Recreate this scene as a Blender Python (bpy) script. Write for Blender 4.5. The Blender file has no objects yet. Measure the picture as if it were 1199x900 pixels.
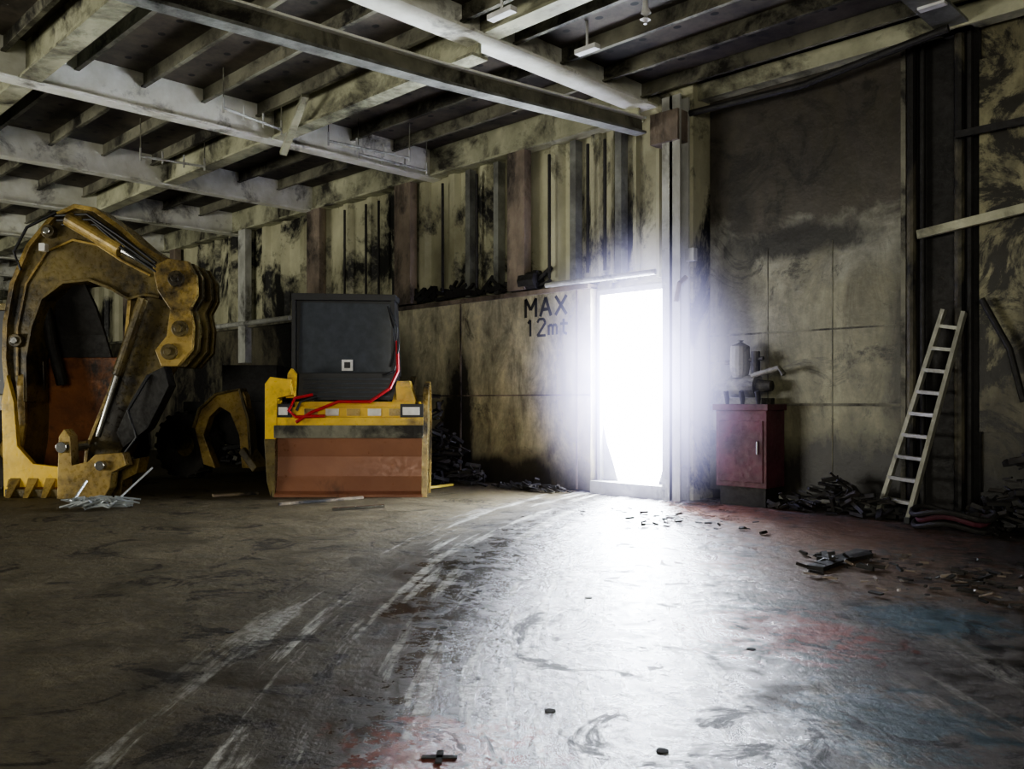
import bpy, math, random, bmesh
from mathutils import Vector, Matrix
random.seed(7)
sc=bpy.context.scene
EYE=1.2; FP=1010.0; HZ=470.0
YAW=math.radians(44.7)
FW=Vector((-math.sin(YAW),math.cos(YAW),0)); RT=Vector((math.cos(YAW),math.sin(YAW),0))
D=9.0; D2=9.45
# ---- survey helpers: turn sight-line readings into real positions on the wall / floor
def sight(px,py): return FW+RT*((px-600)/FP)+Vector((0,0,(HZ-py)/FP))
def on_wall(px,py,d=D):
    v=sight(px,py); t=d/v.y; return Vector((v.x*t,d,EYE+v.z*t))
def on_floor(px,py,z=0.0):
    v=sight(px,py); t=(z-EYE)/v.z; return Vector((v.x*t,v.y*t,z))
def wx(px,d=D): return on_wall(px,470,d).x
# ---------------------------------------------------------------- materials
def N(nt,t,**k):
    n=nt.nodes.new(t)
    for a,b in k.items(): setattr(n,a,b)
    return n
def ramp(nt,inp,stops):
    r=N(nt,'ShaderNodeValToRGB'); e=r.color_ramp.elements
    while len(e)<len(stops): e.new(0.5)
    for i,(p,c) in enumerate(stops):
        e[i].position=p; e[i].color=(c[0],c[1],c[2],1) if hasattr(c,'__len__') else (c,c,c,1)
    nt.links.new(inp,r.inputs[0]); return r.outputs[0]
def noise(nt,vec,scale,stretch=(1,1,1),detail=8,rough=.6,dist=0,loc=(0,0,0)):
    m=N(nt,'ShaderNodeMapping'); m.inputs['Scale'].default_value=stretch; m.inputs['Location'].default_value=loc
    nt.links.new(vec,m.inputs[0])
    n=N(nt,'ShaderNodeTexNoise'); n.inputs['Scale'].default_value=scale; n.inputs['Detail'].default_value=detail
    n.inputs['Roughness'].default_value=rough; n.inputs['Distortion'].default_value=dist
    nt.links.new(m.outputs[0],n.inputs['Vector']); return n.outputs['Fac']
def mix(nt,f,a,b,mode='MIX'):
    m=N(nt,'ShaderNodeMix',data_type='RGBA',blend_type=mode)
    for i,v in ((0,f),(6,a),(7,b)):
        if isinstance(v,(int,float)): m.inputs[i].default_value=v
        elif isinstance(v,tuple): m.inputs[i].default_value=(*v,1)
        else: nt.links.new(v,m.inputs[i])
    return m.outputs[2]
def math_(nt,op,a,b=0.0,c=None,clamp=False):
    m=N(nt,'ShaderNodeMath',operation=op,use_clamp=clamp)
    for i,v in enumerate((a,b,c)):
        if v is None: continue
        if isinstance(v,(int,float)): m.inputs[i].default_value=v
        else: nt.links.new(v,m.inputs[i])
    return m.outputs[0]
def newmat(name):
    m=bpy.data.materials.new(name); m.use_nodes=True; nt=m.node_tree
    b=nt.nodes['Principled BSDF']; g=N(nt,'ShaderNodeNewGeometry')
    return m,nt,b,g.outputs['Position']
def bump(nt,b,h,s,dist=.02):
    n=N(nt,'ShaderNodeBump'); n.inputs['Strength'].default_value=s; n.inputs['Distance'].default_value=dist
    nt.links.new(h,n.inputs['Height']); nt.links.new(n.outputs[0],b.inputs['Normal'])
def grime(name,c1,c2,soot=(.012,.011,.01),sc1=2,st=(1,1,1),lo=.5,hi=.62,rough=.6,metal=0.,bs=.3,sc2=1.3,loc=(0,0,0)):
    m,nt,b,P=newmat(name)
    a=noise(nt,P,sc1,st,loc=loc); base=ramp(nt,a,[(.35,c1),(.65,c2)])
    s=noise(nt,P,sc2,st,rough=.7,dist=.4,loc=(loc[0]+5,loc[1],loc[2]+2)); sm=ramp(nt,s,[(lo,0.),(hi,1.)])
    nt.links.new(mix(nt,sm,base,soot),b.inputs['Base Color'])
    fine=noise(nt,P,18)
    nt.links.new(ramp(nt,fine,[(.3,max(0,rough-.15)),(.7,min(1,rough+.15))]),b.inputs['Roughness'])
    b.inputs['Metallic'].default_value=metal
    if bs: bump(nt,b,fine,bs)
    return m
def plain(name,c,rough=.5,metal=0,em=0):
    m,nt,b,P=newmat(name)
    f=noise(nt,P,9); nt.links.new(ramp(nt,f,[(.3,tuple(x*.7 for x in c)),(.7,c)]),b.inputs['Base Color'])
    b.inputs['Roughness'].default_value=rough; b.inputs['Metallic'].default_value=metal
    return m
M_beam=grime('beam_white_paint',(.92,.93,.84),(.7,.7,.58),(.1,.09,.065),3,(1,1,1),.54,.68,.5)
M_beamd=grime('beam_sooty_paint',(.26,.27,.24),(.11,.11,.1),(.02,.02,.018),3,(1,1,1),.5,.68,.5)
M_beamy=grime('beam_cream_paint',(.56,.56,.4),(.32,.32,.22),(.035,.032,.025),2.2,(1,1,1),.48,.64,.5)
M_stif=grime('stiffener_paint',(.25,.245,.18),(.12,.115,.085),(.018,.016,.012),2.5,(1,1,1),.47,.6,.6)
M_dark=grime('burnt_steel',(.03,.028,.026),(.012,.011,.01),rough=.65)
M_wallup=grime('wall_upper_burnt',(.58,.57,.4),(.3,.29,.19),(.014,.014,.012),.9,(1.1,1.1,.8),.48,.56,.5,0,.25,.7)
M_post=grime('post_scorched',(.32,.26,.2),(.15,.12,.095),(.025,.02,.017),3,(1,1,.6),.5,.64,.6)
M_postp=grime('post_pale',(.56,.57,.52),(.34,.34,.3),(.05,.045,.04),3,(1,1,.6),.52,.66,.6)
M_yel=grime('machine_yellow',(.86,.58,.05),(.6,.39,.04),(.1,.065,.02),3,(1,1,1),.55,.72,.36,.0,.12)
M_olive=grime('machine_olive_soot',(.2,.155,.055),(.1,.075,.03),(.02,.016,.011),1.6,(1,1,1),.46,.62,.34,.1,.15)
M_gold=grime('worn_yellow',(.5,.36,.11),(.26,.18,.06),(.045,.033,.018),1.8,(1,1,1),.47,.64,.32,.12,.12)
M_rust=grime('rust_orange',(.36,.14,.045),(.17,.065,.028),(.025,.016,.012),1.6,(1,1,1),.46,.6,.5,.1)
M_brown=grime('blade_brown',(.34,.155,.085),(.24,.105,.06),(.07,.045,.03),.8,(1,1,1),.56,.76,.4,.1,.08)
M_black=plain('black_plastic',(.02,.021,.024),.45)
M_char=plain('stencil_black',(.03,.029,.026),.9)
M_glass=plain('smoked_glass',(.09,.1,.115),.1)
M_rub=grime('tyre_rubber',(.05,.043,.036),(.022,.02,.018),rough=.75)
M_white=plain('white_paint',(.85,.85,.83),.5)
M_lamp=plain('lamp_lens',(.85,.85,.8),.2)
M_red=plain('red_hose',(.5,.02,.03),.35)
M_redbox=grime('cabinet_maroon',(.12,.03,.045),(.065,.02,.03),(.02,.014,.016),3,(1,1,1),.5,.7,.5)
M_alu=grime('ladder_aluminium',(.42,.42,.35),(.27,.27,.22),(.07,.065,.05),6,(1,1,1),.55,.72,.45,.2)
M_silver=plain('silver_cable',(.6,.64,.66),.35,.6)
M_stick=plain('yellow_stick',(.75,.6,.1),.6)
M_wood=grime('plank',(.3,.24,.16),(.17,.13,.09),rough=.7)
M_steel=plain('steel_rod',(.5,.5,.48),.2,.9)
# deck underside with rows of drilled lashing holes
m,nt,b,P=newmat('deck_underside'); M_deck=m
base=ramp(nt,noise(nt,P,1.2,rough=.7),[(.38,(.025,.023,.02)),(.62,(.12,.1,.075))])
spm=N(nt,'ShaderNodeSeparateXYZ'); nt.links.new(P,spm.inputs[0])
hx=math_(nt,'SUBTRACT',math_(nt,'FRACT',math_(nt,'MULTIPLY',spm.outputs[0],2.2)),.5); hy=math_(nt,'SUBTRACT',math_(nt,'FRACT',math_(nt,'MULTIPLY',spm.outputs[1],2.63)),.5)
hd=math_(nt,'SQRT',math_(nt,'ADD',math_(nt,'MULTIPLY',hx,hx),math_(nt,'MULTIPLY',hy,hy)))
nt.links.new(mix(nt,ramp(nt,hd,[(.09,1.),(.11,0.)]),base,(.008,.008,.008)),b.inputs['Base Color']); b.inputs['Roughness'].default_value=.6

# sooty panels with height dependent soot
def panel_mat(name,stops,streak=.9,blot=(.5,.6),loc=(3,1,7),extra=None,rough=.4):
    m,nt,b,P=newmat(name)
    sp=N(nt,'ShaderNodeSeparateXYZ'); nt.links.new(P,sp.inputs[0])
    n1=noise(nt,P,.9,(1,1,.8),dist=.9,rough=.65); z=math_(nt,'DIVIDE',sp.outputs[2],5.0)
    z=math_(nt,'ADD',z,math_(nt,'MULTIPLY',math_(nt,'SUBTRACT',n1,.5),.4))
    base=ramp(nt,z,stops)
    n2=noise(nt,P,1.6,(1.4,1.4,.6),rough=.75,dist=.5); base=mix(nt,ramp(nt,n2,[(.4,.0),(.7,.9)]),base,(.07,.062,.04))
    n5=noise(nt,P,7,(1,1,1),rough=.7); base=mix(nt,.5,base,ramp(nt,n5,[(.35,.35),(.65,1.)]),'MULTIPLY')
    n3=noise(nt,P,1.2,(1,1,1),rough=.75,dist=1,loc=loc); base=mix(nt,ramp(nt,n3,[(blot[0],0.),(blot[1],streak)]),base,(.02,.018,.015))
    if extra:
        for (cx,cz,rx,rz,amt) in extra:
            a=math_(nt,'DIVIDE',math_(nt,'SUBTRACT',sp.outputs[0],cx),rx); c=math_(nt,'DIVIDE',math_(nt,'SUBTRACT',sp.outputs[2],cz),rz)
            q=math_(nt,'SQRT',math_(nt,'ADD',math_(nt,'MULTIPLY',a,a),math_(nt,'MULTIPLY',c,c)))
            q=math_(nt,'ADD',q,math_(nt,'MULTIPLY',math_(nt,'SUBTRACT',n2,.5),2.2))
            base=mix(nt,math_(nt,'MULTIPLY',ramp(nt,math_(nt,'MULTIPLY',q,.5),[(.3,1.),(.52,0.)]),amt),base,(.018,.016,.014))
    nt.links.new(base,b.inputs['Base Color']); b.inputs['Roughness'].default_value=rough
    bump(nt,b,n5,.3); return m
pa=on_wall(545,480)
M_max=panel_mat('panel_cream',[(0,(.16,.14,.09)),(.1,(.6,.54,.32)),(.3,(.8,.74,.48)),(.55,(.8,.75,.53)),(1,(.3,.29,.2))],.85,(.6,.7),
   extra=[(pa.x,.9,.4,1.3,.95),(pa.x+.6,.15,2.2,.3,.9),(-11.4,1.0,.5,1.6,.6)])
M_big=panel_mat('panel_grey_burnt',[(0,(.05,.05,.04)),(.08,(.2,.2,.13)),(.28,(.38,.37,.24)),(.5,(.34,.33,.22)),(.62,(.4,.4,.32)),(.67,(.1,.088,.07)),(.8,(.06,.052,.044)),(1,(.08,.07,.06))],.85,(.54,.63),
   extra=[(-4.6,3.05,.9,.22,.9),(-3.9,.35,1.6,.5,.95),(-3.3,1.6,.4,1.6,.8),(-5.4,2.2,.25,2.2,.6)])
M_rt=panel_mat('panel_right',[(0,(.02,.02,.015)),(.2,(.1,.09,.06)),(.4,(.36,.34,.21)),(.8,(.38,.36,.22)),(1,(.26,.24,.15))],.95,(.47,.54))
M_low=grime('wall_lower_burnt',(.15,.14,.09),(.07,.06,.045),(.012,.011,.01),1.4,(1.2,1.2,.7),.42,.53,.6,0,.3,.8)

# floor
m,nt,b,P=newmat('deck_floor_wet'); M_floor=m
sp=N(nt,'ShaderNodeSeparateXYZ'); nt.links.new(P,sp.inputs[0]); X,Y=sp.outputs[0],sp.outputs[1]
dx=math_(nt,'SUBTRACT',X,8.75); dy=math_(nt,'SUBTRACT',Y,13.6)
R=math_(nt,'SQRT',math_(nt,'ADD',math_(nt,'MULTIPLY',dx,dx),math_(nt,'MULTIPLY',dy,dy)))
A=math_(nt,'ARCTAN2',dy,dx)
n_big=noise(nt,P,.7,dist=.5); n_med=noise(nt,P,2.6,rough=.72,dist=.6); n_fin=noise(nt,P,16,rough=.75); n_mid=noise(nt,P,6,rough=.7,loc=(2,2,2))
wetr=math_(nt,'ADD',R,math_(nt,'MULTIPLY',math_(nt,'SUBTRACT',n_big,.5),2.2))
wet=ramp(nt,math_(nt,'DIVIDE',wetr,20.0),[(.815,1.),(.86,0.)])
# the puddled strip ends against drier, rubbly deck on its right
q=math_(nt,'ADD',math_(nt,'MULTIPLY',X,.841),math_(nt,'MULTIPLY',Y,.541))
q=math_(nt,'ADD',q,math_(nt,'MULTIPLY',math_(nt,'SUBTRACT',n_med,.5),2.6))
right=ramp(nt,math_(nt,'ADD',math_(nt,'MULTIPLY',q,.2),.5),[(.50,0.),(.60,1.)])
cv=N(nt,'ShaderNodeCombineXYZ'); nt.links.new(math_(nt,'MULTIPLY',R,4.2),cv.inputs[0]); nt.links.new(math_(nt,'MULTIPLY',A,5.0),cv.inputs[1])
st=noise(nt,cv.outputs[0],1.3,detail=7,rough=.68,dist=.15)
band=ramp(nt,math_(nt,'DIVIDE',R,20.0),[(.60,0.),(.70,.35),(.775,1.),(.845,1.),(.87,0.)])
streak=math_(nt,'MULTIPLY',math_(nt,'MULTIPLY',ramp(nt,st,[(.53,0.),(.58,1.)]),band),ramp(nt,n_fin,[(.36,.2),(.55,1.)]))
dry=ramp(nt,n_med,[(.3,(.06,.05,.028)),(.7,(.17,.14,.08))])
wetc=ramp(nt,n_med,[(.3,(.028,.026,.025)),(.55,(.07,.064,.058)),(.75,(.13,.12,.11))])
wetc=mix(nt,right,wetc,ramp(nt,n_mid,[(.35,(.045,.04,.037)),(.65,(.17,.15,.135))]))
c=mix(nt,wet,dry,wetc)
c=mix(nt,math_(nt,'MULTIPLY',streak,.9),c,(.66,.66,.6))  # pale arcs: water reflections along the tyre tracks, painted into the deck colour
def spot(cx,cy,r):
    a=math_(nt,'SUBTRACT',X,cx); d=math_(nt,'SUBTRACT',Y,cy)
    q=math_(nt,'SQRT',math_(nt,'ADD',math_(nt,'MULTIPLY',a,a),math_(nt,'MULTIPLY',d,d)))
    q=math_(nt,'ADD',math_(nt,'DIVIDE',q,r),math_(nt,'MULTIPLY',math_(nt,'SUBTRACT',n_mid,.5),4.0))
    return ramp(nt,math_(nt,'MULTIPLY',q,.5),[(.25,1.),(.5,0.)])
for cx,cy,r,cc in ((-2.2,4.2,.55,(.42,.09,.06)),(-2.25,1.95,.35,(.4,.1,.07)),(-5.0,8.2,1.0,(.3,.12,.06)),(-3.6,7.6,1.5,(.28,.16,.1)),(-2.6,6.0,1.4,(.25,.17,.12)),(-1.7,5.0,.45,(.08,.17,.23)),(-1.3,3.3,.45,(.08,.14,.18)),(-3.6,5.6,.5,(.3,.09,.06))):
    c=mix(nt,math_(nt,'MULTIPLY',spot(cx,cy,r),.75),c,cc)
n_bl=noise(nt,P,1.9,rough=.78,dist=1.2,loc=(9,4,0)); blk=ramp(nt,n_bl,[(.55,0.),(.6,1.)])
c=mix(nt,math_(nt,'MULTIPLY',blk,.75),c,(.015,.013,.012))
c=mix(nt,.6,c,ramp(nt,n_fin,[(.32,.25),(.62,1.)]),'MULTIPLY')
nt.links.new(c,b.inputs['Base Color'])
rw=ramp(nt,n_mid,[(.4,.09),(.58,.32)]); rw=mix(nt,blk,rw,(.6,.6,.6)); rw=mix(nt,right,rw,ramp(nt,n_mid,[(.4,.35),(.6,.7)])); rr=mix(nt,wet,ramp(nt,n_med,[(.3,.5),(.7,.8)]),rw)
nt.links.new(rr,b.inputs['Roughness'])
sw=mix(nt,wet,(.35,.35,.35),mix(nt,right,(1,1,1),(.3,.3,.3))); nt.links.new(mix(nt,math_(nt,'MULTIPLY',blk,.8),sw,(.15,.15,.15)),b.inputs['Specular IOR Level'])
h=math_(nt,'ADD',math_(nt,'MULTIPLY',n_fin,.8),math_(nt,'ADD',math_(nt,'MULTIPLY',n_mid,1.5),math_(nt,'MULTIPLY',st,.7)))
bump(nt,b,h,.45,.03)

# ---------------------------------------------------------------- mesh builder
class B:
    def __init__(s,M=None): s.v=[];s.f=[];s.mi=[];s.mats=[];s.M=M or Matrix()
    def m(s,mat):
        if mat not in s.mats: s.mats.append(mat)
        return s.mats.index(mat)
    def add(s,vs,fs,mat):
        o=len(s.v); s.v+=[s.M@Vector(v) for v in vs]; k=s.m(mat)
        for f in fs: s.f.append([i+o for i in f]); s.mi.append(k)
    def box(s,a,b_,mat):
        x0,y0,z0=a;x1,y1,z1=b_
        vs=[(x0,y0,z0),(x1,y0,z0),(x1,y1,z0),(x0,y1,z0),(x0,y0,z1),(x1,y0,z1),(x1,y1,z1),(x0,y1,z1)]
        s.add(vs,[(0,3,2,1),(4,5,6,7),(0,1,5,4),(1,2,6,5),(2,3,7,6),(3,0,4,7)],mat)
    def bar(s,p,q,w,h,mat,up=(0,0,1)):
        p,q=Vector(p),Vector(q); d=(q-p).normalized(); up=Vector(up)
        r=d.cross(up)
        if r.length<1e-3: r=d.cross(Vector((1,0,0)))
        r.normalize(); u=r.cross(d); vs=[]
        for c_ in (p,q):
            for a_,b2 in ((-1,-1),(1,-1),(1,1),(-1,1)): vs.append(c_+r*a_*w/2+u*b2*h/2)
        s.add(vs,[(0,1,2,3),(7,6,5,4),(0,4,5,1),(1,5,6,2),(2,6,7,3),(3,7,4,0)],mat)
    def prism(s,pts,off,mat):   # pts 3D polygon, extruded by off
        n=len(pts); off=Vector(off); vs=[Vector(p) for p in pts]+[Vector(p)+off for p in pts]
        s.add(vs,[tuple(range(n))[::-1],tuple(range(n,2*n))]+[(i,(i+1)%n,(i+1)%n+n,i+n) for i in range(n)],mat)
    def tube(s,path,r,mat,n=10):
        path=[Vector(p) for p in path]; vs=[];fs=[]
        for i,p in enumerate(path):
            d=(path[min(i+1,len(path)-1)]-path[max(i-1,0)]).normalized()
            a=d.cross(Vector((0,0,1)))
            if a.length<.05: a=d.cross(Vector((1,0,0)))
            a.normalize(); c_=a.cross(d); rr_=r[i] if isinstance(r,(list,tuple)) else r
            for k in range(n):
                t=2*math.pi*k/n; vs.append(p+a*math.cos(t)*rr_+c_*math.sin(t)*rr_)
        for i in range(len(path)-1):
            for k in range(n): fs.append((i*n+k,i*n+(k+1)%n,(i+1)*n+(k+1)%n,(i+1)*n+k))
        fs.append(tuple(range(n))[::-1]); fs.append(tuple(range((len(path)-1)*n,len(path)*n)))
        s.add(vs,fs,mat)
    def strip(s,path,wdir,w,th,mat):  # plate following path
        path=[Vector(p) for p in path]; wd=Vector(wdir).normalized()
        n=len(path); vs=[];fs=[]
        for i,p in enumerate(path):
            d=(path[min(i+1,n-1)]-path[max(i-1,0)]).normalized(); nr=d.cross(wd).normalized()
            ww=w[i] if isinstance(w,(list,tuple)) else w
            for a_,b2 in ((-1,-1),(1,-1),(1,1),(-1,1)): vs.append(p+wd*a_*ww/2+nr*b2*th/2)
        for i in range(n-1):
            for k in range(4): fs.append((i*4+k,i*4+(k+1)%4,(i+1)*4+(k+1)%4,(i+1)*4+k))
        fs+=[(0,1,2,3),tuple(range((n-1)*4,n*4))[::-1]]; s.add(vs,fs,mat)
    def wheel(s,c_,axis,R_,w,mt,mr,lugs=16):
        c_=Vector(c_); ax=Vector(axis).normalized(); a=Vector((0,0,1)); b2=ax.cross(a); n=32
        prof=[(.35,-.3),(.55,-.42),(.8,-.5),(.96,-.42),(1,-.2),(1,.2),(.96,.42),(.8,.5),(.55,.42),(.35,.3)]
        vs=[];fs=[]
        for k in range(n):
            t=2*math.pi*k/n; d=a*math.cos(t)+b2*math.sin(t)
            for pr,pw in prof: vs.append(c_+d*pr*R_+ax*pw*w)
        L=len(prof)
        for k in range(n):
            for j in range(L): fs.append((k*L+j,k*L+(j+1)%L,((k+1)%n)*L+(j+1)%L,((k+1)%n)*L+j))
        s.add(vs,fs,mt)
        for k in range(lugs):
            t=2*math.pi*k/lugs; d=a*math.cos(t)+b2*math.sin(t)
            for sg in (-1,1): s.bar(c_+d*R_*.98+ax*.02*w*sg,c_+(a*math.cos(t+.16)+b2*math.sin(t+.16))*R_*.97+ax*.45*w*sg,.07,.05,mt,up=d)
        s.tube([c_-ax*w*.25,c_+ax*w*.25],R_*.42,mr,20); s.tube([c_-ax*w*.32,c_+ax*w*.32],R_*.15,mr,12)
    def obj(s,name,bev=0,smooth=False):
        me=bpy.data.meshes.new(name); me.from_pydata([tuple(v) for v in s.v],[],s.f)
        for k in s.mats: me.materials.append(k)
        for p,k in zip(me.polygons,s.mi): p.material_index=k
        me.update()
        o=bpy.data.objects.new(name,me); sc.collection.objects.link(o)
        if bev:
            md=o.modifiers.new('bevel','BEVEL'); md.width=bev; md.segments=2; md.limit_method='ANGLE'; md.angle_limit=math.radians(35)
        return o
# ---------------------------------------------------------------- room shell
XL,XR,YB=-48.0,6.0,-9.0; ZC=5.2
g=B(); g.box((XL,YB,-.2),(XR,D2+.0,0),M_floor); g.obj('floor')
g=B(); g.box((XL,YB,ZC),(XR,D2+.3,ZC+.1),M_deck); g.obj('ceiling')
dx0,dx1=wx(706),wx(789); dz0,dz1=.16,on_wall(745,342).z
cx1=wx(812)
g=B()
g.box((XL,D,0),(dx0,D+.06,ZC),M_wallup); g.box((dx0,D,dz1),(dx1,D+.06,ZC),M_wallup); g.box((dx0,D,0),(dx1,D+.06,dz0),M_low)
g.box((dx1,D,0),(cx1,D+.06,ZC),M_wallup); g.box((cx1-.04,D+.06,0),(cx1,D2,ZC),M_wallup)
g.box((cx1-.04,D2,0),(XR,D2+.1,ZC),M_rt)
x=-47
while x<dx0-.1:   # pressed ribs of the upper bulkhead
    g.prism([(x,D,2.8),(x+.06,D-.09,2.8),(x+.2,D-.09,2.8),(x+.26,D,2.8)],(0,0,ZC-.3-2.8),M_wallup); x+=.72
for px in (722,748,775): g.box((wx(px)-.02,D-.09,dz1+.15),(wx(px)+.03,D,ZC-.4),M_wallup)
g.obj('wall_back')
g=B(); g.box((XL-.15,YB,0),(XL,D,ZC),M_dark); g.obj('wall_left')
g=B(); g.box((XR,YB,0),(XR+.15,D2,ZC),M_low); g.obj('wall_right')
g=B(); g.box((XL,YB-.15,0),(XR,YB,ZC),M_low); g.obj('wall_front')
# lower panels
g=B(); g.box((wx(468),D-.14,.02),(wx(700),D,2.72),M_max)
g.box((wx(468),D-.2,2.70),(wx(700),D,2.76),M_post)
for px in (548,684): g.box((wx(px)-.015,D-.15,.02),(wx(px)+.015,D-.14,2.7),M_post)
g.box((wx(468),D-.15,1.28),(wx(700),D-.14,1.3),M_post)
g.obj('wall_panel')
g=B(); g.box((XL,D-.12,.02),(wx(468)-.02,D,2.72),M_low); g.box((XL,D-.22,2.72),(wx(468),D,2.78),M_stif); g.obj('wall_panel.001')
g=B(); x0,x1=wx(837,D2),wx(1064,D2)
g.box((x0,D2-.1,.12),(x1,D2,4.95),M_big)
g.box((x0-.02,D2-.115,1.15),(x1,D2-.1,1.18),M_stif); g.box((x1-.03,D2-.13,.12),(x1+.02,D2-.1,4.95),M_stif)
g.box((x0,D2-.108,2.0),(x1,D2-.1,2.02),M_stif)
for k in range(1,3): g.box((x0+k*(x1-x0)/3-.006,D2-.104,.25),(x0+k*(x1-x0)/3+.006,D2-.1,3.0),M_stif)
g.obj('wall_panel.002')
g=B(); g.box((wx(1150,D2),D2-.08,.9),(XR,D2,4.6),M_rt); g.obj('wall_panel.003')
g=B(); g.box((wx(1066,D2),D2-.03,0),(wx(1150,D2),D2,5),M_dark)
for px,w,mt in ((1072,.05,M_low),(1085,.03,M_dark),(1128,.05,M_low),(1140,.03,M_dark)): g.tube([(wx(px,D2),D2-.1,.0),(wx(px,D2),D2-.1,5.0)],w,mt)
a=on_wall(1075,275,D2-.2); b2=on_wall(1215,240,D2-.2); g.bar(a,b2,.06,.09,M_beamy)
a=on_wall(1120,158,D2-.2); b2=on_wall(1215,138,D2-.2); g.bar(a,b2,.04,.07,M_dark)
a=on_wall(1150,350,D2-.2); b2=on_wall(1199,470,D2-.2); g.tube([a,a.lerp(b2,.4)+Vector((.1,0,-.1)),b2],.03,M_dark)
g.obj('trim_1')
g=B(); g.box((wx(814,D2),D2-.06,.3),(wx(834,D2),D2,4.6),M_max); g.box((wx(816,D2),D2-.14,3.2),(wx(828,D2),D2-.05,3.6),M_post); g.obj('trim_2')
def ibeam(g,x,w,y0,y1,z0,z1,mat):
    g.box((x-w/2,y0,z0),(x+w/2,y0+.03,z1),mat); g.box((x-w/2,y1-.03,z0),(x+w/2,y1,z1),mat); g.box((x-.02,y0,z0),(x+.02,y1,z1),mat)
g=B()
for px,w,z0,mt in ((297,.3,2.0,M_postp),(381,.42,2.78,M_post),(486,.42,2.78,M_post),(619,.34,2.78,M_post),(215,.3,2.0,M_post),(160,.4,2.,M_post),(100,.4,2.,M_post)):
    g.box((wx(px)-w/2,D-.26,z0),(wx(px)+w/2,D-.12,4.75),mt)
for px in (557,590,680,733): g.box((wx(px)-.05,D-.16,2.78),(wx(px)+.05,D-.02,4.72),M_beamd)
for px in (415,440,455,530,570,655,700,720): g.tube([(wx(px),D-.2,2.9),(wx(px),D-.2,4.6)],.022,M_dark,6)
g.obj('trim_3')
g=B(); ibeam(g,wx(798),.26,D-.22,D-.01,0,4.9,M_postp)
g.box((wx(776),D-.26,4.35),(wx(808),D-.01,4.72),M_post)
g.box((wx(808),D-.1,2.9),(wx(818),D-.02,3.05),M_postp); g.tube([(wx(810),D-.12,2.7),(wx(809),D-.24,2.62),(wx(806),D-.26,2.4)],.03,M_post)
g.obj('steel_column')
# door frame + sill ; corner pieces added to taper the bright opening like its bloom
g=B(); fx0,fx1=dx0,dx1
g.box((fx0-.05,D-.05,dz0),(fx0,D-.001,dz1),M_postp); g.box((fx0-.05,D-.05,dz1),(fx1,D-.001,dz1+.07),M_postp)
g.box((fx0-.05,D-.2,0),(fx1,D-.001,dz0),M_postp)
for sx,xx in ((1,fx0),(-1,fx1)):
    g.prism([(xx,D+.02,dz0),(xx+sx*.24,D+.02,dz0),(xx+sx*.16,D+.02,.4),(xx+sx*.06,D+.02,.65),(xx,D+.02,.9)],(0,.02,0),M_postp)
g.obj('door_1')
g=B()
g.tube([on_wall(640,334,D-.25),on_wall(768,318,D-.25)],.035,M_postp)
g.tube([on_wall(250,383,D-.25),on_wall(340,372,D-.25)],.05,M_postp)
g.obj('wall_pipe')
g=B()
for i in range(60):
    px=random.uniform(478,640); p=Vector((wx(px),D-.15,2.78)); s_=random.uniform(.04,.12)
    q=p+Vector((random.uniform(-.4,.4),0,random.uniform(.02,.28)))
    g.bar(p+Vector((0,0,s_/2)),q,s_*.7,s_*.6,M_dark)
g.tube([(wx(622),D-.16,2.9),(wx(640),D-.16,2.9)],.13,M_dark)
g.obj('burnt_debris')
# stencilled lettering as painted strokes
g=B()
def strokes(px,py,hgt,wid,word,th=.045):
    o=on_wall(px,py,D-.145); gly={'M':[[(0,0),(0,1),(.5,.4),(1,1),(1,0)]],'A':[[(0,0),(.5,1),(1,0)],[(.22,.36),(.78,.36)]],'X':[[(0,0),(1,1)],[(0,1),(1,0)]],
      '1':[[(.2,.8),(.5,1),(.5,0)]],'2':[[(0,.8),(.2,1),(.8,1),(1,.75),(0,0),(1,0)]],'m':[[(0,0),(0,.6)],[(0,.5),(.25,.62),(.5,.5),(.5,0)],[(.5,.5),(.75,.62),(1,.5),(1,0)]],'t':[[(.4,.9),(.4,.1),(.8,0)],[(0,.62),(.9,.62)]]}
    x=0
    for ch in word:
        for l in gly[ch]:
            for (a,b_),(c_,d_) in zip(l,l[1:]):
                g.bar(o+Vector((x+a*wid,0,b_*hgt)),o+Vector((x+c_*wid,0,d_*hgt)),th,.006,M_char,up=(0,1,0))
        x+=wid*1.42
strokes(616,372,.26,.2,'MAX'); strokes(617,394,.23,.15,'12mt',.035)
g.obj('stencil_sign')

# ---------------------------------------------------------------- ceiling steel
g=B()
def tx(g,x,zb,mat,y0=YB,y1=D,fl=.3):
    g.box((x-.02,y0,zb),(x+.02,y1,ZC),mat); g.box((x-fl/2,y0,zb-.03),(x+fl/2,y1,zb),mat)
def ty(g,y,zb,mat,x0=XL,x1=XR,fl=.26):
    g.box((x0,y-.02,zb),(x1,y+.02,ZC),mat); g.box((x0,y-fl/2,zb-.03),(x1,y+fl/2,zb),mat)
for x in (-10.6,-14.0,-17.1,-20.5,-23.9,-27.3,-30.7,-34.1,-37.5,-41): tx(g,x,4.76,M_beam,fl=.22)
tx(g,-6.5,4.93,M_beam,fl=.34)
g.obj('ceiling_beam')
g=B(); tx(g,-2.9,4.93,M_beamd,YB,D2); tx(g,.8,4.93,M_beamd,YB,D2); tx(g,4,4.93,M_beamd,YB,D2); g.obj('ceiling_beam.001')
g=B()
for y in (D-.15,6.1,3.03,0,-3,-6):
    ty(g,y,4.78,M_beamy,XL,-6.5,.22)
    if y<8: ty(g,y,4.95,M_beamy,-6.5,XR,.22)
g.box((-6.4,D2-.33,4.9),(XR,D2-.12,4.95),M_beamy); g.box((-6.4,D2-.35,4.88),(XR,D2-.32,5.08),M_beamy)
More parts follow.
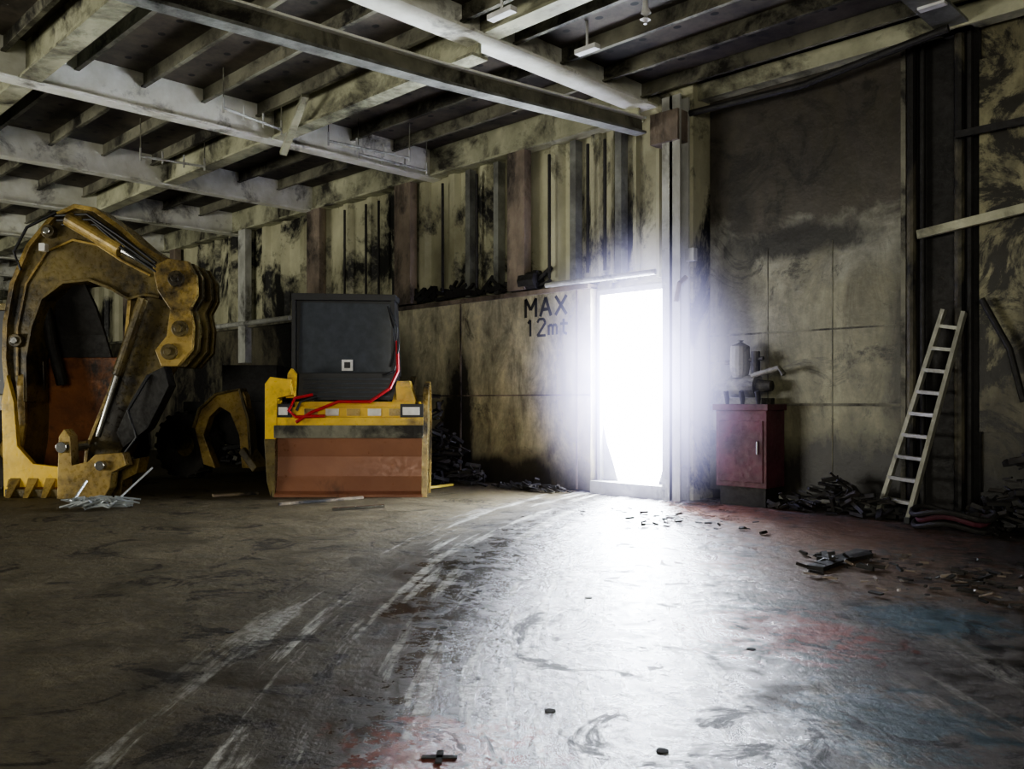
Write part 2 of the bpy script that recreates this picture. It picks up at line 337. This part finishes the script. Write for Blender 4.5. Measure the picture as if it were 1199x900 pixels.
g.tube([(-6.3,D2-.45,4.72),(-4.4,D2-.45,4.68),(-2.9,D2-.45,4.85)],.04,M_dark)
g.obj('ceiling_girder')
g=B(); y=-8.6
while y<D:
    g.box((XL,y-.012,5.04),(XR,y+.012,ZC),M_stif); g.box((XL,y-.04,5.02),(XR,y+.012,5.04),M_stif); y+=.76
g.obj('ceiling_stiffener')
g=B(); pts=[(-6.4,D-.25,4.53),(-6.4,5.47,4.29),(-6.4,2.5,4.14),(-6.4,0,4.2),(-6.4,-4,4.5)]
for p,q in zip(pts,pts[1:]):
    g.bar(p,q,.16,.03,M_beamd); g.bar(Vector(p)+Vector((0,0,.09)),Vector(q)+Vector((0,0,.09)),.03,.16,M_stif)
    g.bar(Vector(p)+Vector((.02,0,.18)),Vector(q)+Vector((.02,0,.18)),.12,.02,M_beam)  # top flange painted white to carry the beam's lit edge
g.tube([(-6.4,-4,4.5),(-6.4,-4,5.2)],.03,M_dark)
g.obj('sagging_beam')
def at_z(px,py,z): v=sight(px,py); t=(z-EYE)/v.z; return Vector((v.x*t,v.y*t,z))
g=B()
for (a,b2,z) in (((262,126),(330,152),4.72),((165,183),(240,195),4.66),((385,165),(480,185),4.7),((420,180),(500,200),4.7)):
    p,q=at_z(*a,z),at_z(*b2,z); g.tube([p,q],.018,M_postp,6)
    for k in range(4):
        r_=p.lerp(q,k/3); g.tube([r_+Vector((0,0,-.06)),r_+Vector((0,0,.12))],.014,M_postp,6)
    for k in (0,3):
        r_=p.lerp(q,k/3); g.tube([r_,r_+Vector((0,0,ZC-z))],.008,M_stif,6)
g.obj('ceiling_conduit')
g=B(); p=at_z(358,112,4.98); q=at_z(332,180,4.5); g.bar(p,q,.09,.05,M_beamy); g.obj('diagonal_brace')
g=B()
for a,l in (((588,16),.16),((1092,6),.12),((688,58),.14)):
    p=at_z(*a,4.9); g.bar(p-Vector((l,0,0)),p+Vector((l,0,0)),.09,.05,M_white); g.tube([p,(p.x,p.y,5.2)],.015,M_white,6)
g.obj('strip_light_fitting')
g=B(); p=at_z(756,22,4.85); g.tube([(p.x,p.y,5.2),(p.x,p.y,4.95),(p.x+.01,p.y,4.9),(p.x,p.y,4.84),(p.x,p.y,4.8)],[.012,.03,.05,.055,.02],M_white); g.obj('hanging_lamp')

# ---------------------------------------------------------------- machines
def frame(px,py,yaw=0):
    o=on_floor(px,py); return Matrix.Translation(o)@Matrix.Rotation(YAW+yaw,4,'Z')
S=.0112
# --- skid steer loader
g=B(frame(420,577)); 
def P(px,py,y=0,ox=420): return Vector(((px-ox)*S,y,(577-py)*S))
def poly(g,pts,y0,y1,mat,ox=420): g.prism([P(a,b_,y0,ox) for a,b_ in pts],(0,y1-y0,0),mat)
prof=[(-.5,.02),(-.42,.06),(-.36,.25),(-.33,.5),(-.36,.8)]
x0,x1=(334-420)*S,(500-420)*S
g.strip([((x0+x1)/2,a,b_) for a,b_ in prof],(1,0,0),x1-x0,.04,M_brown)
g.prism([(x0-.03,-.5,0),(x0-.03,-.42,.45),(x0-.03,-.38,.84),(x0-.03,-.1,.84),(x0-.03,-.05,.3),(x0-.03,-.1,0)],(.03,0,0),M_olive)
arc=[(-.5,0),(-.46,.3),(-.42,.84),(-.38,1.15),(-.25,1.38),(-.05,1.45),(.12,1.3),(.18,.9),(.12,.35),(0,0)]
g.prism([(x1,a,b_) for a,b_ in arc],(.03,0,0),M_olive)
g.strip([(x1+.02,a,b_) for a,b_ in arc],(1,0,0),.07,.025,M_gold)
g.box((x0-.02,-.46,.74),(x1,-.3,.9),M_stif)
g.box((x0,-.52,0),(x1,-.1,.03),M_brown)
g.box((P(334,0).x,-.44,.9),(P(500,0).x,0,1.0),M_yel)
g.box((P(348,0).x,-.38,1.0),(P(482,0).x,.4,1.13),M_yel)
g.box((P(352,0).x,-.30,1.13),(P(490,0).x,.4,1.2),M_yel)
for k in range(5): g.box((P(365+k*24,0).x,-.39,1.02),(P(380+k*24,0).x,-.375,1.11),M_lamp if k in (1,3) else M_gold)
for a,b_ in ((334,351),(474,500)):
    g.box((P(a,0).x,-.42,1.0),(P(b_,0).x,-.1,1.17),M_black); g.box((P(a+3,0).x,-.44,1.03),(P(b_-4,0).x,-.41,1.13),M_lamp)
poly(g,[(322,512),(322,450),(328,442),(350,445),(352,462),(336,466),(334,512)],-.45,-.2,M_yel)
poly(g,[(343,466),(345,438),(349,432),(354,438),(353,466)],-.34,-.24,M_yel)
poly(g,[(462,470),(468,446),(482,446),(490,470)],-.2,.0,M_yel)
poly(g,[(322,512),(334,512),(334,560),(329,577),(325,560)],-.48,-.15,M_olive)
# cab / engine guard
poly(g,[(348,346),(463,348),(467,440),(346,442)],-.05,.3,M_black)
poly(g,[(354,354),(458,356),(462,436),(351,437)],-.07,-.05,M_glass)
poly(g,[(345,344),(465,346),(465,353),(345,352)],-.14,.32,M_black)
poly(g,[(355,437),(465,437),(468,468),(353,468)],-.2,.3,M_black)
for k in range(5): poly(g,[(360,443+k*5),(460,443+k*5),(460,445+k*5),(360,445+k*5)],-.215,-.2,M_glass)
poly(g,[(402,421),(415,421),(415,434),(402,434)],-.085,-.07,M_white)
poly(g,[(405,424),(412,424),(412,431),(405,431)],-.09,-.085,M_black)
for a in (347,462): g.bar(P(a,350,-.1),P(a,440,-.1),.05,.05,M_black)
g.box((-.75,.3,.35),(.65,1.5,1.15),M_yel); g.box((-.65,.3,1.15),(.35,1.3,2.35),M_black)
for sx in (-.74,.6):
    for yy in (.35,1.25): g.wheel((sx,yy,.4),(1,0,0),.4,.28,M_rub,M_yel)
    g.bar((sx*.95,1.4,1.5),(sx*.98,-.2,.9),.08,.16,M_olive); g.bar((sx*.9,1.4,.9),(sx*.9,1.42,1.55),.1,.16,M_olive)
g.tube([P(458,362,-.15),P(468,385,-.22),P(470,410,-.25),P(465,435,-.25),P(452,440,-.3)],.016,M_black)
g.tube([P(456,360,-.15),P(463,385,-.2),P(465,410,-.22),P(460,430,-.25)],.014,M_black)
g.tube([P(468,400,-.2),P(470,435,-.3),P(462,455,-.4),P(440,470,-.45),P(405,470,-.47),P(375,482,-.48),P(358,493,-.5)],.022,M_red)
g.tube([P(375,462,-.4),P(356,466,-.47),P(350,480,-.5),P(358,487,-.5),P(390,486,-.47)],.022,M_red)
g.tube([P(380,464,-.4),P(362,470,-.45),P(358,480,-.47)],.018,M_black)
g.obj('skid_steer_loader',.012)

# --- excavator boom / bucket
OX=120
g=B(frame(120,577))
def Q(px,py,y=0): return P(px,py,y,OX)
outer=[(24,470),(19,420),(20,380),(28,335),(46,292),(74,258),(100,246),(122,250),(150,270),(175,292),(200,307),(228,313)]
inner=[(196,350),(178,347),(160,352),(140,340),(115,330),(85,333),(60,352),(48,385),(42,420),(42,470)]
poly(g,outer+[(236,345)]+inner,-.2,.2,M_olive,OX)
g.strip([Q(a,b_) for a,b_ in outer],(0,1,0),.54,.06,M_gold)
g.strip([Q(a,b_) for a,b_ in inner],(0,1,0),.5,.04,M_olive)
g.strip([Q(a,b_,-.2) for a,b_ in ((32,440),(32,385),(42,335),(66,297),(96,284),(125,290),(152,308),(185,325))],(0,1,0),.06,.03,M_gold)
for a,b_ in ((70,275),(33,400),(205,330)):
    g.tube([Q(a,b_,-.3),Q(a,b_,.3)],.085,M_olive,18); g.tube([Q(a,b_,-.33),Q(a,b_,.33)],.045,M_steel,12)
for y0 in (-.46,-.24,.08,.32):
    poly(g,[(196,318),(214,309),(236,312),(245,328),(246,350),(238,366),(242,385),(240,412),(224,430),(206,430),(199,412),(212,396),(216,366),(202,345)],y0,y0+.09,M_gold if y0<-.4 else M_olive,OX)
for a,b_ in ((224,332),(228,388),(216,414)):
    g.tube([Q(a,b_,-.52),Q(a,b_,.5)],.1,M_olive,20); g.tube([Q(a,b_,-.56),Q(a,b_,.54)],.05,M_olive,14)
# dipper arm
poly(g,[(196,345),(212,380),(206,420),(184,455),(152,520),(130,572),(106,566),(112,520),(138,455),(156,400),(160,352)],-.14,.18,M_olive,OX)
g.strip([Q(a,b_) for a,b_ in ((160,352),(156,400),(138,455),(112,520),(106,566))],(0,1,0),.42,.045,M_gold)
g.strip([Q(a,b_) for a,b_ in ((212,380),(206,420),(184,455),(152,520),(130,572))],(0,1,0),.42,.045,M_olive)
poly(g,[(206,430),(212,452),(188,500),(160,522),(152,505),(168,470),(186,440)],-.38,-.14,M_dark,OX)
# hydraulic cylinders
g.tube([Q(96,262,-.34),Q(158,298,-.38)],.095,M_gold,18); g.tube([Q(158,298,-.38),Q(212,326,-.38)],.045,M_steel,12)
g.tube([Q(180,352,-.3),Q(150,440,-.3)],.07,M_olive,14); g.tube([Q(150,440,-.3),Q(128,510,-.3)],.035,M_steel,12)
for k in range(3): g.tube([Q(75+k*6,258+k*5,-.3),Q(120+k*5,258+k*6,-.4),Q(165,288+k*6,-.45),Q(200,314+k*5,-.45)],.018,M_black,8)
g.tube([Q(40,320,-.3),Q(35,300,-.36),Q(50,272,-.36),Q(82,255,-.34)],.02,M_black,8)
g.tube([Q(190,440,-.4),Q(170,480,-.5),Q(180,510,-.5),Q(150,545,-.4)],.022,M_black,8)
g.box((Q(64,0).x,-.38,Q(0,299).z),(Q(71,0).x,-.28,Q(0,290).z),M_lamp)
# bucket: curved rusty inside facing the viewer, sooty shell above
bp=[(-.42,.12),(0,.1),(.3,.3),(.42,.7),(.45,1.1),(.42,1.5),(.36,1.8)]
x0,x1=Q(36,0).x,Q(124,0).x
g.strip([((x0+x1)/2,a,b_) for a,b_ in bp],(1,0,0),x1-x0,.05,M_rust)
g.strip([(Q(74,0).x,a,b_) for a,b_ in [(.38,1.75),(.3,2.1),(.15,2.45),(.0,2.75)]],(1,0,0),[.98,.85,.75,.6],.05,M_dark)
ch=bp+[(-.1,1.9),(-.2,1.4),(-.18,.9),(-.3,.5)]
g.prism([(x0-.04,a,b_) for a,b_ in ch],(.06,0,0),M_olive)
g.strip([(x0,a,b_) for a,b_ in ((-.1,1.9),(-.2,1.4),(-.18,.9),(-.3,.5),(-.42,.12))],(1,0,0),.1,.06,M_gold)
g.prism([(x1,a,b_) for a,b_ in [(-.42,.12),(0,.1),(.3,.3),(.42,.7),(.45,1.1),(.42,1.6),(.25,1.5),(.1,1.0),(-.0,.5)]],(.05,0,0),M_olive)
g.tube([Q(52,345,.0),Q(56,400,.1),Q(64,450,.2)],.07,M_dark,12)
poly(g,[(27,577),(24,470),(30,440),(38,470),(42,520),(60,540),(102,545),(104,572),(60,577)],-.42,-.34,M_yel,OX)
for a in (34,54,74,94): g.prism([Q(a,556,-.42),Q(a+12,556,-.42),Q(a+9,577,-.6),Q(a+3,577,-.6)],(0,.1,0),M_gold)
g.box((Q(32,0).x,-.5,0),(Q(104,0).x,-.1,.1),M_olive)
poly(g,[(100,577),(102,508),(108,500),(114,508),(116,540),(134,536),(142,528),(172,526),(176,540),(160,548),(158,565),(150,577)],-.7,-.5,M_gold,OX)
poly(g,[(128,577),(130,548),(150,540),(176,534),(172,552),(156,560),(154,577)],-.3,-.0,M_gold,OX)
g.tube([Q(108,520,-.78),Q(108,520,-.1)],.07,M_steel,14); g.tube([Q(150,540,-.78),Q(150,540,.1)],.06,M_steel,14)
# machine body and wheel at the far left
g.box((Q(-90,0).x,.9,.5),(Q(8,0).x,2.8,1.3),M_olive); g.box((Q(-80,0).x,1.0,1.3),(Q(-2,0).x,2.4,2.5),M_black)
for a in (-80,-2): g.bar(Q(a,460,.98),Q(a,354,.98),.07,.07,M_olive)
g.box((Q(-84,0).x,.95,2.5),(Q(2,0).x,2.5,2.6),M_olive)
g.wheel((Q(-8,0).x,.55,.55),(.25,-1,0),.55,.4,M_rub,M_gold,18); g.wheel((Q(-85,0).x,2.9,.55),(.25,-1,0),.55,.4,M_rub,M_gold,18); g.wheel((Q(62,0).x,1.7,.5),(.3,-1,0),.5,.4,M_rub,M_gold,18)
g.box((Q(0,0).x,1.2,.4),(Q(70,0).x,1.6,.8),M_dark)
g.bar(Q(30,440,.1),Q(0,430,1.2),.35,.4,M_olive)
g.obj('excavator',.012)

# --- wheel loader behind (dark)
g=B(frame(250,562))
def T(px,py,y=0): return P(px,py+15,y,250)
def poly2(pts,y0,y1,mat): g.prism([T(a,b_-0,y0) for a,b_ in pts],(0,y1-y0,0),mat)
poly2([(228,490),(236,465),(258,445),(290,438),(296,446),(302,480),(306,545),(292,545),(288,500),(276,470),(262,462),(248,476),(240,500),(256,545),(240,540)],-.1,.15,M_gold)
g.strip([T(a,b_) for a,b_ in ((228,490),(236,465),(258,445),(290,438),(302,480),(306,545))],(0,1,0),.35,.04,M_olive)
g.wheel((-.55,.5,.52),(.35,1,0),.52,.4,M_rub,M_olive,18); g.wheel((.75,1.1,.52),(.35,1,0),.52,.4,M_rub,M_olive,18)
g.box((-.8,.9,.5),(.9,2.0,1.2),M_dark); g.box((-.2,1.0,1.2),(.7,1.9,1.8),M_dark)
g.bar(T(296,520,.0),T(318,546,-.1),.3,.12,M_olive)
g.obj('wheel_loader',.01)

# ---------------------------------------------------------------- ladder
g=B()
lf=on_floor(1029,604); rf=on_floor(1064,612); lt=on_wall(1104,368,D2-.17); rt_=on_wall(1128,371,D2-.17)
yd=Vector((0,-1,0))
for a,b2 in ((lf,lt),(rf,rt_)): 
    a=a.copy(); a.z=0.03; g.bar(a,b2+(b2-a).normalized()*.05,.04,.085,M_alu,up=yd); g.bar((a.x,a.y,.0),(a.x,a.y,.06),.05,.09,M_black,up=yd)
for k in range(9):
    t=.08+k*.108; p,q=lf.lerp(lt,t),rf.lerp(rt_,t); p.z=.03+t*(lt.z-.03); q.z=.03+t*(rt_.z-.03); g.bar(p,q,.08,.035,M_alu)
g.obj('ladder')

# ---------------------------------------------------------------- cabinet
g=B(); yb=D2-.14; xa,xb=wx(840,yb-.4),wx(899,yb-.4); yf=yb-.42
g.box((xa,yf,.22),(xb,yb,1.1),M_redbox); g.box((xa-.03,yf-.03,1.1),(xb+.03,yb,1.17),M_redbox)
g.box((xa+.04,yf-.015,.28),(xb-.04,yf,.98),M_redbox)
g.box((xa+.03,yf+.04,0),(xb-.03,yb,.22),M_dark); g.tube([(xb-.1,yf-.03,.6),(xb-.1,yf-.03,.75)],.012,M_steel)
# grey pump / motor unit on top
g.box((xa+.06,yf+.08,1.17),(xb-.1,yb-.04,1.24),M_stif)
g.tube([(xa+.08,yf+.22,1.38),(xa+.42,yf+.22,1.38)],.13,M_stif,18); g.tube([(xa+.42,yf+.22,1.38),(xb-.05,yf+.22,1.38)],[.08,.06],M_low,14)
g.tube([(xa+.2,yf+.2,1.48),(xa+.2,yf+.2,1.62),(xa+.2,yf+.2,1.85),(xa+.21,yf+.2,1.92)],[.09,.12,.11,.04],M_stif,16)
g.tube([(xa+.4,yf+.2,1.5),(xa+.4,yf+.2,1.78)],.05,M_low,12)
g.tube([(xa+.38,yf+.15,1.5),(xb+.1,yf+.1,1.58),(xb+.16,yf+.1,1.5)],.03,M_stif); g.tube([(xa+.0,yf+.2,1.66),(xa+.5,yf+.2,1.7)],.025,M_low)
for k in range(3): g.tube([(xa+.1+k*.2,yf+.1,1.17),(xa+.1+k*.2,yf+.05,1.32)],.03,M_dark)
g.obj('hydraulic_cabinet',.006)
g=B(); g.tube([(xb+.05,D2-.35,.12),(wx(1018,D2-.35),D2-.35,.1)],.025,M_postp); g.box((xb+.3,D2-.37,0),(xb+.34,D2-.33,.1),M_dark); g.box((xb+1.1,D2-.37,0),(xb+1.14,D2-.33,.09),M_dark); g.obj('low_pipe')

# ---------------------------------------------------------------- debris
def junk(name,cx,cy,rx,ry,n,h,mats,smin=.04,smax=.2):
    g=B()
    for i in range(n):
        a=random.uniform(0,2*math.pi); r_=random.random()**.7; x=cx+math.cos(a)*rx*r_; y=cy+math.sin(a)*ry*r_
        y=min(y,D-.35 if x<cx1 else D2-.3)
        s_=random.uniform(smin,smax); zc=random.uniform(0,h*(1-r_))+s_*.3
        d=Vector((random.uniform(-1,1),random.uniform(-.5,.5),random.uniform(-.3,.3))).normalized()*s_
        c_=Vector((x,y,zc)); p,q=c_-d,c_+d; p.z=max(p.z,.02); q.z=max(q.z,.02)
        g.bar(p,q,s_*random.uniform(.2,.8),s_*random.uniform(.15,.5),random.choice(mats),up=(random.uniform(-.5,.5),random.uniform(-.5,.5),1))
    return g.obj(name)
DK=[M_dark,M_dark,M_rub]
p=on_wall(560,560); junk('debris_pile',p.x-.2,D-.7,1.1,.35,260,1.3,DK,.04,.14)
junk('debris_pile.001',wx(650),D-.5,.8,.2,60,.12,DK,.03,.1)
junk('debris_pile.002',-4.0,D2-.5,.9,.12,120,.45,DK,.03,.1)
junk('debris_pile.003',-1.9,D2-.65,.9,.35,420,1.1,DK,.03,.12)
junk('debris_pile.004',-15.0,D-.7,2.2,.3,120,.9,[M_dark,M_low],.06,.25)
p=on_floor(985,660); junk('debris_pile.005',p.x,p.y,.5,.25,22,.02,DK,.02,.09)
p=on_floor(860,600); junk('debris_pile.006',p.x,p.y-1,1.2,.6,60,.02,DK,.015,.05)
p=on_floor(1120,680); junk('debris_pile.007',p.x,p.y,1.1,.9,130,.02,DK+[M_post],.01,.06)
g=B()
for a,b2,w,mt in (((326,590),(425,582),.06,M_wood),((250,580),(302,577),.1,M_wood),((486,573),(530,567),.05,M_stick),((955,665),(1012,645),.12,M_dark),((390,596),(450,592),.05,M_steel)):
    p,q=on_floor(*a,z=.02),on_floor(*b2,z=.02); g.bar(p,q,w,.03,mt)
g.obj('scrap_planks')
g=B(); c0=on_floor(118,596)
for i in range(9):
    pts=[]; a=random.uniform(0,6)
    for k in range(14):
        a+=random.uniform(-.2,.8); r_=random.uniform(.1,.5); pts.append(c0+RT*math.cos(a)*r_*1.0+FW*math.sin(a)*r_*.4+Vector((0,0,.02+random.random()*.12)))
    g.tube(pts,.011,M_silver,6)
g.bar(c0+RT*-.35+Vector((0,0,.02)),c0+RT*(-.25)+FW*.2+Vector((0,0,.3)),.02,.02,M_silver)
g.bar(c0+RT*.1+Vector((0,0,.02)),c0+RT*.5+FW*.2+Vector((0,0,.45)),.02,.02,M_silver)
g.obj('cable_tangle')
g=B(); c0=on_floor(1118,615,.05)
for j,(r_,zz) in enumerate(((.34,.03),(.3,.09),(.36,.14))):
    g.tube([c0+Vector((math.cos(t)*r_,math.sin(t)*r_*.6-.05,zz-.02+.03*math.sin(3*t))) for t in [k*2*math.pi/24 for k in range(25)]],.025,[M_dark,M_redbox,M_dark][j],8)
g.obj('hose_coil')
g=B()
for a in ((515,887,1),(645,832,0),(776,879,0),(562,692,0),(690,700,0),(880,760,0),(520,735,0),(270,740,0),(740,640,0)):
    p=on_floor(a[0],a[1])
    if a[2]:
        for r0,w_ in ((RT,.06),(FW,.05)):
            g.bar(p-r0*w_+Vector((0,0,.003)),p+r0*w_+Vector((0,0,.003)),.022,.005,M_char)
    else: g.tube([p,p+Vector((0,0,.003))],.022,M_char,16)
g.obj('deck_lashing_socket')

# ---------------------------------------------------------------- lights
def area(name,loc,tgt,sx,sy,pw,col):
    l=bpy.data.lights.new(name,'AREA'); l.shape='RECTANGLE'; l.size=sx; l.size_y=sy; l.energy=pw; l.color=col
    o=bpy.data.objects.new(name,l); sc.collection.objects.link(o); o.location=loc
    o.rotation_euler=(Vector(tgt)-Vector(loc)).to_track_quat('-Z','Y').to_euler(); return o
dcx=(dx0+dx1)/2
area('daylight_door',(dcx-.35,D+.9,1.8),(dcx+1.4,3,.2),2.2,3.0,1700,(.86,.92,1))
area('fill_behind_camera',(3.5,-5,2.6),(-8,7,2.6),5,3,500,(1,.96,.84))  # added fill from behind the camera, no ramp opening is built there
area('fill_far_ceiling',(-14,-7,1.0),(-15,4,5.2),7,2,900,(1,.98,.88))  # added fill aimed up to brighten the far ceiling beams
w=bpy.data.worlds.new('sky'); sc.world=w; w.use_nodes=True; wn=w.node_tree
wn.nodes['Background'].inputs[0].default_value=(.85,.92,1,1); wn.nodes['Background'].inputs[1].default_value=40
# self-emitting volume that paints the bloom around the doorway
hm=bpy.data.materials.new('door_glow'); hm.use_nodes=True; nt=hm.node_tree; nt.nodes.remove(nt.nodes['Principled BSDF'])
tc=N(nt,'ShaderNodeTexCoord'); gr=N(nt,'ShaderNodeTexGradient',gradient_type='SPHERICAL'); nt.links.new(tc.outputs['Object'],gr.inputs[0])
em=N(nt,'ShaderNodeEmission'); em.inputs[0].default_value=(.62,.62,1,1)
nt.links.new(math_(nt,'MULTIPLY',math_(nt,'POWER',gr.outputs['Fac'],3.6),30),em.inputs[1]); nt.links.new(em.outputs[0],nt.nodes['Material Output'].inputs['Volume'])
bm=bmesh.new(); bmesh.ops.create_uvsphere(bm,u_segments=24,v_segments=12,radius=1); me=bpy.data.meshes.new('door_glow'); bm.to_mesh(me); bm.free()
o=bpy.data.objects.new('door_glow',me); sc.collection.objects.link(o); o.location=(dcx+.16,D-.3,1.5); o.scale=(2.0,.9,2.3); me.materials.append(hm)
sc.view_settings.look='AgX - Medium High Contrast'
# ---------------------------------------------------------------- camera
cd=bpy.data.cameras.new('camera'); co=bpy.data.objects.new('camera',cd); sc.collection.objects.link(co)
co.location=(0,0,EYE); co.rotation_euler=(math.pi/2,0,YAW); cd.sensor_width=36; cd.lens=36*FP/1199; cd.shift_y=(HZ-450)/1199; cd.clip_end=200
sc.camera=co
